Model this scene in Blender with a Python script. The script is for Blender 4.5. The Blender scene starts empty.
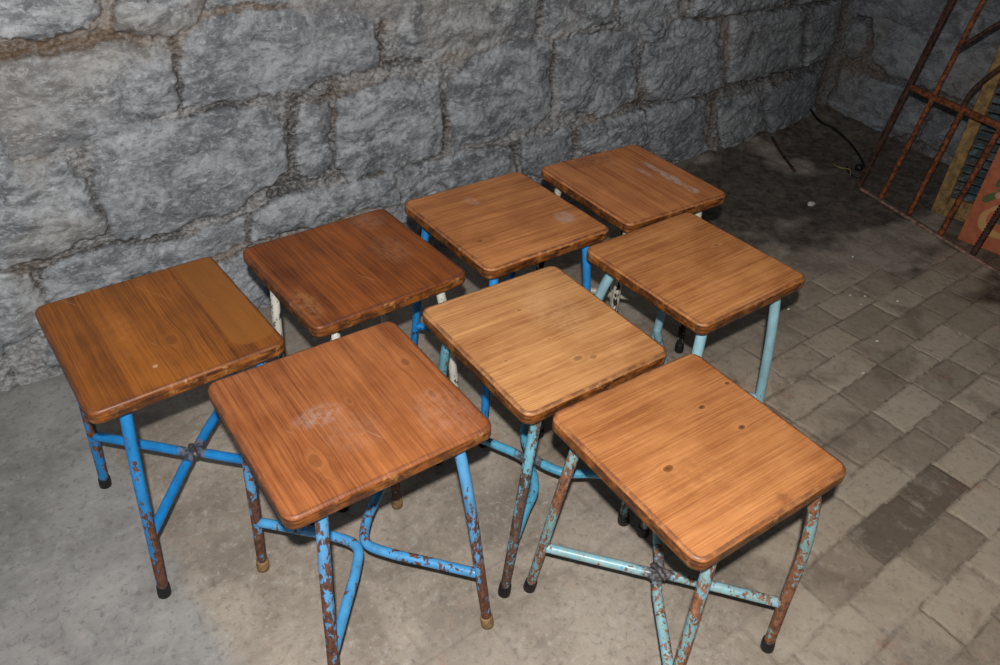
import bpy, math, random
import numpy as np
from mathutils import Vector, Matrix
S = bpy.context.scene
COL = S.collection

# ---------------------------------------------------------------- camera
# world frame: x runs along the long stone wall, the room lies towards -y, z is up
cam_d = bpy.data.cameras.new('camera'); cam = bpy.data.objects.new('camera', cam_d); COL.objects.link(cam)
right, up, fwd = Vector((0.79499, -0.60475, 0.04764)), Vector((0.33446, 0.50249, 0.79727)), Vector((0.50609, 0.61789, -0.60174))
M = Matrix((right, up, -fwd)).transposed().to_4x4(); M.translation = Vector((0.048, -1.8939, 1.3446))
cam.matrix_world = M
cam_d.sensor_width = 36; cam_d.lens = 27.08; cam_d.clip_start = 0.02
S.camera = cam

# ---------------------------------------------------------------- light
w = bpy.data.worlds.new('world'); S.world = w; w.use_nodes = True
w.node_tree.nodes['Background'].inputs[0].default_value = (0.72, 0.84, 1.0, 1)
w.node_tree.nodes['Background'].inputs[1].default_value = 0.035
fl_d = bpy.data.lights.new('camera_flash', 'POINT'); fl = bpy.data.objects.new('camera_flash', fl_d); COL.objects.link(fl)
fl.location = M.translation + up * 0.095 - fwd * 0.09
fl_d.energy = 122; fl_d.shadow_soft_size = 0.012; fl_d.color = (1.0, 0.965, 0.94)
fill_d = bpy.data.lights.new('left_cool_fill', 'AREA'); fill_o = bpy.data.objects.new('left_cool_fill', fill_d); COL.objects.link(fill_o)
fill_d.shape = 'RECTANGLE'; fill_d.size = 1.4; fill_d.size_y = 1.6; fill_d.energy = 9; fill_d.color = (0.7, 0.85, 1.0)  # weak cool fill added from the left, its source is unseen
fill_o.location = (-2.2, -2.2, 1.9)
fill_o.rotation_euler = (Vector((0.6, -0.2, 0.4)) - fill_o.location).to_track_quat('-Z', 'Y').to_euler()
S.view_settings.view_transform = 'Standard'; S.view_settings.look = 'None'
S.view_settings.exposure = 0.0; S.view_settings.gamma = 1.0; S.view_settings.use_curve_mapping = False

# ---------------------------------------------------------------- helpers
def lin(c):
    return tuple(((v/255)/12.92 if v/255 <= .04045 else ((v/255+.055)/1.055)**2.4) for v in c) + (1.0,)

class NT:
    """small wrapper that builds a node material"""
    def __init__(s, name):
        s.m = bpy.data.materials.new(name); s.m.use_nodes = True; s.t = s.m.node_tree
        s.b = s.t.nodes['Principled BSDF']
    def _set(s, sock, v):
        if isinstance(v, bpy.types.NodeSocket): s.t.links.new(v, sock)
        elif v is not None: sock.default_value = v
    def math(s, op, a, b=None, c=None, clamp=False):
        n = s.t.nodes.new('ShaderNodeMath'); n.operation = op; n.use_clamp = clamp
        for i, v in enumerate((a, b, c)):
            if v is not None: s._set(n.inputs[i], v)
        return n.outputs[0]
    def mix(s, f, a, b, mode='MIX'):
        n = s.t.nodes.new('ShaderNodeMix'); n.data_type = 'RGBA'; n.blend_type = mode
        s._set(n.inputs[0], f); s._set(n.inputs[6], a); s._set(n.inputs[7], b); return n.outputs[2]
    def ramp(s, v, a, b, lo=0.0, hi=1.0, smooth=True):
        n = s.t.nodes.new('ShaderNodeMapRange'); n.interpolation_type = 'SMOOTHSTEP' if smooth else 'LINEAR'
        s._set(n.inputs[0], v); s._set(n.inputs[1], a); s._set(n.inputs[2], b); s._set(n.inputs[3], lo); s._set(n.inputs[4], hi)
        return n.outputs[0]
    def obj(s): return s.t.nodes.new('ShaderNodeTexCoord').outputs['Object']
    def sep(s, v):
        n = s.t.nodes.new('ShaderNodeSeparateXYZ'); s._set(n.inputs[0], v); return n.outputs
    def comb(s, x, y, z):
        n = s.t.nodes.new('ShaderNodeCombineXYZ')
        for i, v in enumerate((x, y, z)): s._set(n.inputs[i], v)
        return n.outputs[0]
    def noise(s, v, scale, detail=4, rough=.55, dist=0.0):
        n = s.t.nodes.new('ShaderNodeTexNoise'); s._set(n.inputs['Vector'], v)
        n.inputs['Scale'].default_value = scale; n.inputs['Detail'].default_value = detail
        n.inputs['Roughness'].default_value = rough; n.inputs['Distortion'].default_value = dist
        return n.outputs[0]
    def vor(s, v, scale):
        n = s.t.nodes.new('ShaderNodeTexVoronoi'); s._set(n.inputs['Vector'], v); n.inputs['Scale'].default_value = scale
        return n.outputs[0]
    def white(s, v):
        n = s.t.nodes.new('ShaderNodeTexWhiteNoise'); n.noise_dimensions = '1D'; s._set(n.inputs['W'], v); return n.outputs[0]
    def attr(s, name):
        n = s.t.nodes.new('ShaderNodeAttribute'); n.attribute_name = name; return n.outputs['Fac']
    def bump(s, h, strength=.5, dist=.002, normal=None):
        n = s.t.nodes.new('ShaderNodeBump'); s._set(n.inputs['Height'], h)
        n.inputs['Strength'].default_value = strength; n.inputs['Distance'].default_value = dist
        if normal is not None: s._set(n.inputs['Normal'], normal)
        return n.outputs[0]
    def done(s, col=None, rough=None, normal=None, metal=None, spec=None):
        if col is not None: s._set(s.b.inputs['Base Color'], col)
        if rough is not None: s._set(s.b.inputs['Roughness'], rough)
        if metal is not None: s._set(s.b.inputs['Metallic'], metal)
        if spec is not None: s._set(s.b.inputs['Specular IOR Level'], spec)
        if normal is not None: s._set(s.b.inputs['Normal'], normal)
        return s.m

def mesh_obj(name, verts, faces, mat, parent=None, smooth=True, flat_big=False):
    me = bpy.data.meshes.new(name); me.from_pydata([tuple(v) for v in verts], [], faces)
    me.materials.append(mat); me.update()
    if smooth:
        for p in me.polygons: p.use_smooth = not (flat_big and len(p.vertices) > 4)
    o = bpy.data.objects.new(name, me); COL.objects.link(o)
    if parent: o.parent = parent
    return o

def tag(o, label=None, cat=None, group=None, kind=None):
    if label: o['label'] = label
    if cat: o['category'] = cat
    if group: o['group'] = group
    if kind: o['kind'] = kind
    return o

def empty(name, loc, rz=0):
    o = bpy.data.objects.new(name, None); COL.objects.link(o); o.location = loc; o.rotation_euler = (0, 0, rz)
    o.empty_display_size = .1
    return o

def catmull(pts, n=8):
    P = [Vector(p) for p in pts]; P = [P[0]*2-P[1]] + P + [P[-1]*2-P[-2]]; out = []
    for i in range(1, len(P)-2):
        a, b, c, d = P[i-1:i+3]
        for k in range(n):
            t = k/n
            out.append(.5*((2*b)+(c-a)*t+(2*a-5*b+4*c-d)*t*t+(3*b-a-3*c+d)*t**3))
    out.append(P[-2]); return out

def tube(path, r, seg=14, caps=True, squash=None):
    """r: number or one radius per point; returns verts, faces"""
    path = [Vector(p) for p in path]; V = []; F = []; n = len(path)
    T = [(path[min(i+1, n-1)]-path[max(i-1, 0)]).normalized() for i in range(n)]
    N = T[0].orthogonal().normalized()
    for i, p in enumerate(path):
        N = (N - T[i]*N.dot(T[i])).normalized(); B = T[i].cross(N)
        rr = r[i] if isinstance(r, (list, tuple)) else r
        for k in range(seg):
            a = 2*math.pi*k/seg; V.append(p + (N*math.cos(a)+B*math.sin(a))*rr)
    for i in range(n-1):
        for k in range(seg):
            F.append((i*seg+k, i*seg+(k+1) % seg, (i+1)*seg+(k+1) % seg, (i+1)*seg+k))
    if caps: F.append(tuple(range(seg))[::-1]); F.append(tuple((n-1)*seg+k for k in range(seg)))
    return V, F

def merge(*vf):
    V = []; F = []
    for v, f in vf:
        o = len(V); V += list(v); F += [tuple(i+o for i in q) for q in f]
    return V, F

def boxvf(x0, x1, y0, y1, z0, z1, b=0.0):
    """box; with b a small chamfer on the edges running along z and on the ends"""
    if b <= 0:
        V = [(x, y, z) for z in (z0, z1) for (x, y) in ((x0, y0), (x1, y0), (x1, y1), (x0, y1))]
        return V, [(3, 2, 1, 0), (4, 5, 6, 7), (0, 1, 5, 4), (1, 2, 6, 5), (2, 3, 7, 6), (3, 0, 4, 7)]
    V = []; F = []
    def ring(i, z):
        return [(x0+i, y0+b+0*i, z), (x0+b, y0+i, z), (x1-b, y0+i, z), (x1-i, y0+b, z), (x1-i, y1-b, z), (x1-b, y1-i, z), (x0+b, y1-i, z), (x0+i, y1-b, z)]
    for i, z in ((b, z0), (0, z0+b), (0, z1-b), (b, z1)): V += ring(i, z)
    for j in range(3):
        for k in range(8): F.append((j*8+k, j*8+(k+1) % 8, (j+1)*8+(k+1) % 8, (j+1)*8+k))
    F.append(tuple(range(8))[::-1]); F.append(tuple(24+k for k in range(8)))
    return V, F

# numpy value noise -------------------------------------------------
def vn(x, y, seed, octs=4, gain=.5):
    out = np.zeros_like(x, dtype=float); amp = 1.0; tot = 0.0
    rng = np.random.default_rng(seed)
    for o in range(octs):
        T = rng.random((257, 257))
        xi = np.floor(x).astype(int); yi = np.floor(y).astype(int); fx = x-xi; fy = y-yi
        fx = fx*fx*(3-2*fx); fy = fy*fy*(3-2*fy); a = xi % 256; b = yi % 256
        v = (T[a, b]*(1-fx)+T[a+1, b]*fx)*(1-fy)+(T[a, b+1]*(1-fx)+T[a+1, b+1]*fx)*fy
        out += amp*v; tot += amp; amp *= gain; x = x*2.03+17.1; y = y*2.03+5.7
    return out/tot*2-1
def sstep(a, b, x):
    t = np.clip((x-a)/(b-a), 0, 1); return t*t*(3-2*t)
def poly_sdf(P, x, y):
    """positive inside"""
    P = np.array(P, float); d = np.full(x.shape, 1e9); ins = np.zeros(x.shape, bool); n = len(P)
    for i in range(n):
        a, b = P[i], P[(i+1) % n]; e = b-a; wx, wy = x-a[0], y-a[1]
        t = np.clip((wx*e[0]+wy*e[1])/(e@e+1e-12), 0, 1)
        d = np.minimum(d, (wx-e[0]*t)**2+(wy-e[1]*t)**2)
        c = ((a[1] > y) != (b[1] > y)) & (x < (b[0]-a[0])*(y-a[1])/(b[1]-a[1]+1e-12)+a[0]); ins ^= c
    d = np.sqrt(d); return np.where(ins, d, -d)

def grid_obj(name, us, zs, pos, mat, attrs, kind='structure', flip=False):
    """pos(U,Z) -> (X,Y,Z) arrays; attrs: dict name->array"""
    Ug, Zg = np.meshgrid(us, zs, indexing='ij'); X, Y, Z = pos(Ug, Zg)
    nu, nz = len(us), len(zs); co = np.stack([X, Y, Z], -1).reshape(-1, 3)
    idx = np.arange(nu*nz).reshape(nu, nz)
    q = np.stack([idx[:-1, :-1], idx[1:, :-1], idx[1:, 1:], idx[:-1, 1:]], -1).reshape(-1, 4)
    if flip: q = q[:, ::-1]
    me = bpy.data.meshes.new(name); me.vertices.add(len(co)); me.vertices.foreach_set('co', co.ravel().astype(np.float32))
    me.loops.add(q.size); me.loops.foreach_set('vertex_index', q.ravel().astype(np.int32))
    me.polygons.add(len(q)); me.polygons.foreach_set('loop_start', (np.arange(len(q))*4).astype(np.int32))
    try: me.polygons.foreach_set('loop_total', np.full(len(q), 4, np.int32))
    except Exception: pass
    me.polygons.foreach_set('use_smooth', np.ones(len(q), bool))
    me.update(calc_edges=True); me.validate()
    for k, a in attrs.items():
        at = me.attributes.new(k, 'FLOAT', 'POINT'); at.data.foreach_set('value', np.asarray(a, np.float32).ravel())
    me.materials.append(mat); o = bpy.data.objects.new(name, me); COL.objects.link(o); o['kind'] = kind
    return o
WALL_STONES =  [[(0.206, 0.808), (0.259, 0.798), (0.339, 0.803), (0.463, 0.797), (0.536, 0.771), (0.552, 0.714), (0.547, 0.654), (0.504, 0.625), (0.348, 0.594), (0.217, 0.587), (0.127, 0.588)], [(0.586, 0.787), (0.629, 0.827), (0.778, 0.837), (1.053, 0.811), (1.096, 0.776), (1.101, 0.654), (1.009, 0.641), (0.86, 0.638), (0.802, 0.627), (0.667, 0.625), (0.552, 0.633)], [(0.234, 0.954), (0.425, 0.937), (0.424, 0.851), (0.327, 0.83), (0.267, 0.824), (0.203, 0.858)], [(0.459, 0.934), (0.646, 0.917), (0.635, 0.857), (0.566, 0.803), (0.447, 0.818)], [(0.66, 0.916), (0.891, 0.895), (0.89, 0.841), (0.649, 0.856)], [(0.912, 0.893), (1.132, 0.873), (1.138, 0.817), (1.083, 0.818), (0.906, 0.837)], [(0.334, 0.577), (0.418, 0.605), (0.665, 0.617), (0.768, 0.582), (0.809, 0.466), (0.788, 0.396), (0.616, 0.334), (0.401, 0.322), (0.328, 0.33), (0.304, 0.38), (0.316, 0.5)], [(0.112, 0.556), (0.242, 0.564), (0.288, 0.52), (0.302, 0.415), (0.298, 0.363), (0.212, 0.338), (0.044, 0.343)], [(0.862, 0.583), (0.94, 0.583), (0.929, 0.377), (0.873, 0.359), (0.829, 0.383)], [(0.964, 0.584), (1.151, 0.609), (1.3, 0.573), (1.318, 0.451), (1.311, 0.353), (1.269, 0.329), (1.104, 0.334), (0.984, 0.331), (0.943, 0.389)], [(1.152, 0.846), (1.674, 0.824), (1.681, 0.682), (1.453, 0.661), (1.255, 0.651), (1.177, 0.674)], [(1.34, 0.542), (1.417, 0.627), (1.609, 0.661), (1.746, 0.62), (1.767, 0.405), (1.723, 0.357), (1.549, 0.336), (1.373, 0.339)], [(1.702, 0.822), (1.996, 0.795), (2.032, 0.658), (1.844, 0.649), (1.721, 0.652)], [(2.033, 0.792), (2.382, 0.76), (2.321, 0.638), (2.198, 0.625), (2.065, 0.638)], [(1.775, 0.632), (2.058, 0.622), (2.147, 0.6), (2.195, 0.364), (2.014, 0.329), (1.809, 0.397)], [(2.206, 0.504), (2.224, 0.558), (2.29, 0.549), (2.308, 0.604), (2.425, 0.618), (2.621, 0.588), (2.745, 0.308), (2.519, 0.305), (2.279, 0.333)], [(2.154, 0.637), (2.259, 0.631), (2.295, 0.613), (2.298, 0.563), (2.201, 0.569)], [(2.416, 0.757), (3.008, 0.704), (3.02, 0.603), (2.663, 0.605), (2.421, 0.633)], [(2.678, 0.581), (2.995, 0.582), (3.193, 0.568), (3.292, 0.306), (3.045, 0.309), (2.759, 0.322)], [(3.227, 0.572), (3.423, 0.576), (3.522, 0.399), (3.481, 0.295), (3.338, 0.308)], [(3.058, 0.7), (3.426, 0.666), (3.429, 0.592), (3.131, 0.591)], [(2.273, 0.31), (2.521, 0.297), (2.62, 0.279), (2.706, 0.031), (2.605, 0.017), (2.356, 0.062)], [(2.725, 0.251), (3.031, 0.241), (3.112, 0.048), (2.99, 0.001), (2.821, 0.014)], [(3.058, 0.245), (3.291, 0.26), (3.437, 0.255), (3.524, 0.055), (3.32, 0.035), (3.15, 0.03)], [(1.902, 0.313), (2.068, 0.31), (2.254, 0.298), (2.315, 0.085), (2.1, 0.143), (1.918, 0.237)], [(1.647, 0.307), (1.878, 0.31), (1.899, 0.162), (1.744, 0.148), (1.667, 0.175)], [(1.157, 0.315), (1.425, 0.321), (1.613, 0.286), (1.64, 0.166), (1.43, 0.159), (1.161, 0.217)], [(0.67, 0.313), (0.824, 0.34), (0.934, 0.325), (1.139, 0.319), (1.138, 0.209), (0.908, 0.225), (0.662, 0.226)], [(0.138, 0.299), (0.3, 0.315), (0.508, 0.274), (0.655, 0.308), (0.643, 0.218), (0.509, 0.203), (0.271, 0.197), (0.123, 0.215)], [(0.038, 0.323), (0.128, 0.309), (0.109, 0.197), (0.08, 0.13), (-0.031, 0.104)], [(0.127, 0.196), (0.266, 0.18), (0.505, 0.185), (0.681, 0.193), (0.805, 0.181), (0.784, 0.009), (0.466, -0.015), (0.087, 0.038)], [(0.827, 0.202), (1.008, 0.203), (1.228, 0.181), (1.226, 0.05), (0.812, 0.073)], [(1.251, 0.178), (1.561, 0.14), (1.747, 0.123), (1.76, -0.009), (1.258, 0.055)], [(2.351, 0.032), (2.679, -0.01), (2.747, -0.138), (2.4, -0.12)]]
SIDE_STONES =  [[(-0.0, 0.176), (0.133, 0.254), (0.329, 0.256), (0.451, 0.202), (0.429, 0.067), (0.337, 0.019), (0.19, 0.017), (-0.051, 0.029)], [(0.136, 0.329), (0.083, 0.495), (0.125, 0.539), (0.273, 0.514), (0.408, 0.518), (0.629, 0.545), (0.705, 0.276), (0.435, 0.288), (0.294, 0.282)], [(-0.059, 0.443), (0.046, 0.486), (0.098, 0.374), (0.052, 0.315), (-0.017, 0.315)], [(0.032, 0.654), (0.266, 0.701), (0.351, 0.549), (0.218, 0.535), (0.069, 0.557)], [(0.327, 0.713), (0.572, 0.761), (0.649, 0.589), (0.42, 0.541)], [(-0.09, 0.63), (0.004, 0.649), (0.049, 0.53), (-0.046, 0.482)], [(0.483, 0.194), (0.715, 0.253), (0.879, 0.071), (0.676, 0.038), (0.466, 0.046)], [(0.698, 0.523), (0.962, 0.48), (1.061, 0.271), (0.768, 0.275)]]

# ---------------------------------------------------------------- stone walls
def fill_courses(x0, x1, z0, z1, seed, known):
    """irregular courses of squared rubble for what lies outside the part that is laid out by hand"""
    rng = random.Random(seed); out = []; z = z0
    while z < z1:
        h = rng.uniform(.2, .3); x = x0 - rng.uniform(0, .3)
        while x < x1:
            l = rng.uniform(.25, .6); j = lambda: rng.uniform(-.015, .015)
            P = [(x+.012+j()*.5, z+.03+j()), (x+.03, z+.012+j()), (x+l*.5, z+.01+j()), (x+l-.03, z+.012+j()), (x+l-.012, z+.03), (x+l-.012+j()*.5, z+h-.03),
                 (x+l-.035, z+h-.012+j()*.5), (x+l*.5, z+h-.01+j()), (x+.03, z+h-.012+j()*.5), (x+.012, z+h-.035)]
            cx, cz = x+l/2, z+h/2
            if not known(cx, cz): out.append(P)
            x += l
        z += h
    return out

DEEP = lambda u: .55+.9*sstep(2.2, 3.2, u)
def stone_field(Ug, Zg, stones, seed, holes=(), open_=None):
    wx = Ug + .020*vn(Ug*13, Zg*13, seed+1, 5, .6); wz = Zg + .020*vn(Ug*13, Zg*13, seed+2, 5, .6)
    rng = random.Random(seed)
    best = np.full(Ug.shape, -.5); tone = np.full(Ug.shape, .5); off = np.zeros(Ug.shape); warm = np.zeros(Ug.shape)
    for P in stones:
        A = np.array(P); lo = A.min(0)-.12; hi = A.max(0)+.12
        m = (Ug > lo[0]) & (Ug < hi[0]) & (Zg > lo[1]) & (Zg < hi[1])
        t, o, wm = rng.random(), rng.uniform(-.008, .012), rng.random()
        tx, tz = rng.uniform(-.03, .03), rng.uniform(-.05, .05)
        if not m.any(): continue
        d = poly_sdf(P, wx[m], wz[m]) ; c = A.mean(0)
        cur = best[m]; k = d > cur
        b2 = cur.copy(); b2[k] = d[k]; best[m] = b2
        for arr, val in ((tone, t), (warm, wm)):
            a = arr[m]; a[k] = val; arr[m] = a
        a = off[m]; pl = o+tx*(Ug[m]-c[0])+tz*(Zg[m]-c[1]); a[k] = pl[k]; off[m] = a
    n_big = vn(Ug*7, Zg*9, seed+5, 3); n_mid = vn(Ug*26, Zg*34, seed+6, 4); n_f = vn(Ug*90, Zg*110, seed+7, 3)
    ridge = 1-np.abs(vn(Ug*11+2*n_big, Zg*30+3*n_big, seed+8, 4, .55))*2
    edge = best + .007*n_mid + .003*n_f
    face = sstep(-.016, .010, edge)
    stone = off - .010*sstep(.05, .0, best) + .010*n_big + .006*n_mid + .0028*n_f + .011*np.clip(ridge, -1, 1)*sstep(-.3, .5, vn(Ug*3, Zg*3, seed+11, 2))
    fill = vn(Ug*4.2, Zg*4.2, seed+9, 3)                      # where the mortar is flush and where it has fallen out
    mort = -.006 + .013*n_mid + .008*n_f + .004*n_big
    hollow = sstep(.26, .55, fill+.35*vn(Ug*16, Zg*16, seed+12, 3))*sstep(.004, -.012, edge)
    boost = np.zeros(Ug.shape)
    for (x0, z0, x1, z1, r_, a_) in holes:                    # places where the mortar has dropped out
        ex, ez = x1-x0, z1-z0; t = np.clip(((wx-x0)*ex+(wz-z0)*ez)/(ex*ex+ez*ez+1e-9), 0, 1)
        boost = np.maximum(boost, a_*np.exp(-((wx-x0-ex*t)**2+(wz-z0-ez*t)**2)/(r_*r_)))
    if open_ is not None: boost = np.maximum(boost, open_*sstep(-.6, .1, fill))
    hollow = np.clip(hollow + boost*sstep(.012, -.008, edge), 0, 1)
    crack = np.exp(-((edge+.004)/.0045)**2)*sstep(-.25, .15, vn(Ug*5, Zg*5, seed+13, 3))
    gap = np.clip(hollow + crack, 0, 1)
    h = mort*(1-face) + (stone+.008)*face - (.022*hollow + .014*crack)*DEEP(Ug)
    return h, dict(joint=1-face, tone=tone, warm=warm, gap=gap, rub=ridge)

def stone_material(name, dark=1.0):
    s = NT(name); p = s.obj(); j = s.attr('joint'); tone = s.attr('tone'); warm = s.attr('warm'); gap = s.attr('gap')
    X, Y, Z = s.sep(p); ps = s.comb(X, Y, s.math('MULTIPLY', Z, 1.7))
    n1 = s.noise(ps, 7, 7, .7, .8); n2 = s.noise(ps, 30, 7, .75, .9); n3 = s.noise(p, 150, 5, .8); n4 = s.noise(p, 3.2, 3, .5); n5 = s.noise(ps, 75, 5, .7, .5)
    c = s.mix(s.ramp(n1, .38, .62), lin((112, 115, 118)), lin((184, 188, 190)))
    c = s.mix(s.math('MULTIPLY', s.ramp(n2, .5, .66), .7), c, lin((206, 211, 217)))
    c = s.mix(s.math('MULTIPLY', s.ramp(n2, .48, .34), .7), c, lin((98, 101, 106)))
    c = s.mix(s.math('MULTIPLY', s.ramp(tone, 0, 1), .3), c, lin((120, 125, 134)))
    c = s.mix(s.math('MULTIPLY', s.ramp(n5, .54, .68), .45), c, lin((222, 224, 226)))
    c = s.mix(s.math('MULTIPLY', s.ramp(n5, .46, .35), .45), c, lin((88, 89, 92)))
    c = s.mix(s.math('MULTIPLY', s.math('MULTIPLY', s.ramp(warm, .7, 1), s.ramp(n4, .45, .65)), .3), c, lin((172, 156, 134)))
    mc = s.mix(s.ramp(n5, .35, .65), lin((118, 117, 116)), lin((186, 185, 182)))
    mc = s.mix(s.math('MULTIPLY', s.ramp(n4, .5, .66), .5), mc, lin((140, 116, 88)))
    c = s.mix(s.math('MULTIPLY', s.ramp(j, .25, .95), .8), c, mc)
    c = s.mix(s.math('MULTIPLY', s.ramp(gap, .1, .9), s.ramp(n5, .38, .62, .9, .35)), c, s.mix(s.ramp(n4, .5, .66), lin((70, 66, 62)), lin((108, 84, 58))))
    c = s.mix(s.math('MULTIPLY', s.ramp(s.math('ADD', X, s.math('MULTIPLY', n1, .8)), 2.7, 3.9), .5), c, lin((78, 78, 80)))  # flash falloff painted into the colour: stone darkens towards the far corner
    h = s.math('ADD', s.math('MULTIPLY', n2, .7), s.math('MULTIPLY', n5, .5))
    return s.done(c, .85, s.bump(h, .8, .006), spec=.2)

us = np.concatenate([np.arange(-2.4, -.2, .03), np.arange(-.2, 3.66, .0042)])
zs = np.concatenate([np.arange(-.06, 1.0, .0042), np.arange(1.0, 2.61, .03)])
Ug, Zg = np.meshgrid(us, zs, indexing='ij')
extra = fill_courses(-2.4, 3.7, 0.0, 2.6, 3, lambda x, z: -.12 < x < 3.75 and z < (.93-.055*x if x < 3.75 else 0))
HOLES = [(.20, .835, .30, .805, .02, .9), (.30, .805, .56, .815, .014, .9), (.555, .66, .56, .80, .016, .9), (.60, .625, .80, .61, .010, .8), (.84, .44, .845, .60, .034, 1.0), (.80, .38, .95, .35, .018, .7),
         (1.11, .66, 1.12, .80, .018, .9), (1.12, .655, 1.25, .64, .018, .9), (.30, .36, .32, .52, .018, .8), (1.33, .35, 1.34, .52, .018, .9), (1.775, .40, 1.765, .62, .014, .9), (1.69, .65, 1.71, .80, .014, .8), (2.02, .66, 2.04, .8, .014, .8),
         (1.62, .20, 1.63, .29, .02, .8), (1.9, .17, 1.91, .28, .02, 1.0), (2.2, .38, 2.21, .58, .014, .9), (2.2, .32, 3.5, .28, .024, 1.0), (2.72, .04, 2.71, .26, .022, 1.0), (2.4, .625, 3.45, .585, .016, .9), (3.04, .03, 3.05, .25, .018, .9), (3.32, .3, 3.21, .56, .014, .9), (3.55, .0, 3.56, .7, .05, 1.0), (.1, .32, .6, .315, .010, .6), (.12, .2, .13, .3, .02, .8)]
h, at = stone_field(Ug, Zg, WALL_STONES + extra, 11, HOLES, .5*sstep(2.2, 3.0, Ug))
# the foot of the wall is rendered over on the left and bulges out towards the far corner
h = h + .012*sstep(.12, .0, Zg)
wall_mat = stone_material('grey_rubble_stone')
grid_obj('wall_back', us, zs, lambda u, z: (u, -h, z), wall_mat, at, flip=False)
vs = np.concatenate([np.arange(-.06, 1.4, .0055), np.arange(1.4, 3.2, .04)])
zs2 = np.concatenate([np.arange(-.06, 1.0, .0055), np.arange(1.0, 2.61, .04)])
Vg, Zg2 = np.meshgrid(vs, zs2, indexing='ij')
extra2 = fill_courses(-.1, 3.3, 0.02, 2.6, 8, lambda x, z: -.1 < x < 1.0 and z < .6)
h2, at2 = stone_field(Vg, Zg2, SIDE_STONES + extra2, 29, [(.0, .285, .75, .265, .03, 1.0), (.06, .3, .07, .5, .02, 1.0), (.07, .53, .6, .57, .025, 1.0), (0, .01, .5, .02, .04, 1), (.46, .05, .46, .25, .02, 1)], .6)
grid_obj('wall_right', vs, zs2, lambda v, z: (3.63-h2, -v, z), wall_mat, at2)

# ---------------------------------------------------------------- floor
JOINTS = {5: [1.18, 1.37, 1.586, 1.754], 6: [1.22, 1.425, 1.637], 3: [1.80, 2.01], 7: [1.327, 1.526, 1.73], 8: [1.25, 1.44]}
xs = np.concatenate([np.arange(-2.4, -.35, .05), np.arange(-.35, 3.1, .0052), np.arange(3.1, 3.75, .012)])
vs3 = np.concatenate([np.arange(-.12, 2.15, .0052), np.arange(2.15, 3.2, .05)])
Xg, Vg3 = np.meshgrid(xs, vs3, indexing='ij')
wX = Xg+.004*vn(Xg*18, Vg3*18, 71, 3)+.006*vn(Xg*3, Vg3*3, 73, 2); wV = Vg3+.004*vn(Xg*18, Vg3*18, 72, 3)+.005*vn(Xg*3, Vg3*3, 74, 2)
row = np.floor((wV-1.0575)/.0985).astype(int); fv = (wV-1.0575)/.0985-row; dv = np.minimum(fv, 1-fv)*.0985
jd = np.full(Xg.shape, 1.0); btone = np.zeros(Xg.shape); bh = np.zeros(Xg.shape)
for r_ in np.unique(row):
    m = row == r_; rng = random.Random(int(r_)*7+3); J = []
    base = JOINTS.get(int(r_), [rng.uniform(.9, 1.1)])
    J = list(base); x = J[0]
    while x > -2.6: x -= rng.uniform(.17, .215); J.insert(0, x)
    x = J[-1]
    while x < 3.9: x += rng.uniform(.17, .215); J.append(x)
    J = np.array(J); k = np.clip(np.searchsorted(J, wX[m])-1, 0, len(J)-2)
    jd[m] = np.minimum(wX[m]-J[k], J[k+1]-wX[m])
    tn = np.array([rng.random() for _ in J]); hh = np.array([rng.uniform(-.0025, .0025) for _ in J])
    if int(r_) == 5: tn[[i for i, q in enumerate(J) if abs(q-1.37) < .01 or abs(q-1.586) < .01]] = -.45
    if int(r_) == 3: tn[[i for i, q in enumerate(J) if abs(q-1.8) < .01]] = 1.2
    btone[m] = tn[k]; bh[m] = hh[k]
jdist = np.minimum(np.abs(jd), dv)
nb = vn(Xg*3.1, Vg3*3.1, 81, 4); nm = vn(Xg*22, Vg3*22, 82, 4); nf = vn(Xg*95, Vg3*95, 83, 3)
# cement spread over the pavers in the middle of the room; the pavers show again to the right
paver = sstep(.85, 1.3, Xg+.22*nb+.12*nm) * sstep(.80, 1.08, Vg3-.10*(Xg-2.4)+.14*nb)
cement = 1-paver
slab = .75*sstep(.03, -.03, Xg-(.14+.03*nb+.02*nm)) 
slabline = np.exp(-((Xg-.142-.006*nb)/.006)**2)*sstep(.35, .6, Vg3)
joint = sstep(.0055, .001, jdist+.0015*nm)
jdepth = joint*(.12+.88*paver)*(.5+.5*sstep(-.3, .3, nb+nm*.5))
fh = -.0045*jdepth + bh*paver + .0012*nm + .0006*nf + .002*nb*cement - .002*slabline
fh = fh + .035*sstep(.14, -.02, Vg3+.05*nb)*sstep(1.8, 3.0, Xg)      # rubble and dirt banked into the corner
rr = vn(Xg*30, Vg3*30, 90, 4)
corner = sstep(.55, .2, Vg3+.06*nb)*sstep(2.7, 3.2, Xg+.1*nb)
fh = fh + corner*.006*rr + .05*sstep(3.35, 3.66, Xg+.04*nb)*sstep(.6, .1, Vg3)
damp = sstep(-.02, .22, vn(Xg*2.4+3, Vg3*3.6, 95, 4)+.55*sstep(1.9, 2.5, Xg)*sstep(.95, .55, Vg3)-.22-.5*sstep(.5, 0, Xg-1.3)+.25*sstep(1.7, 2.2, Xg)*sstep(.9, .6, Vg3))
s = NT('worn_paving'); p = s.obj(); pv, sl, jt, tn, dm = (s.attr(a) for a in ('paver', 'slab', 'joint', 'tone', 'damp'))
n1 = s.noise(p, 4.5, 7, .65, .5); n2 = s.noise(p, 24, 7, .72, .6); n3 = s.noise(p, 120, 5, .8); n4 = s.noise(p, 2.1, 4, .6); n5 = s.noise(p, 60, 5, .75, .4)
cem = s.mix(s.ramp(n1, .32, .68), lin((138, 127, 114)), lin((178, 167, 152)))
cem = s.mix(s.math('MULTIPLY', s.ramp(n2, .5, .72), .4), cem, lin((196, 190, 180)))
cem = s.mix(s.math('MULTIPLY', s.ramp(n2, .45, .28), .45), cem, lin((118, 109, 100)))
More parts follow.
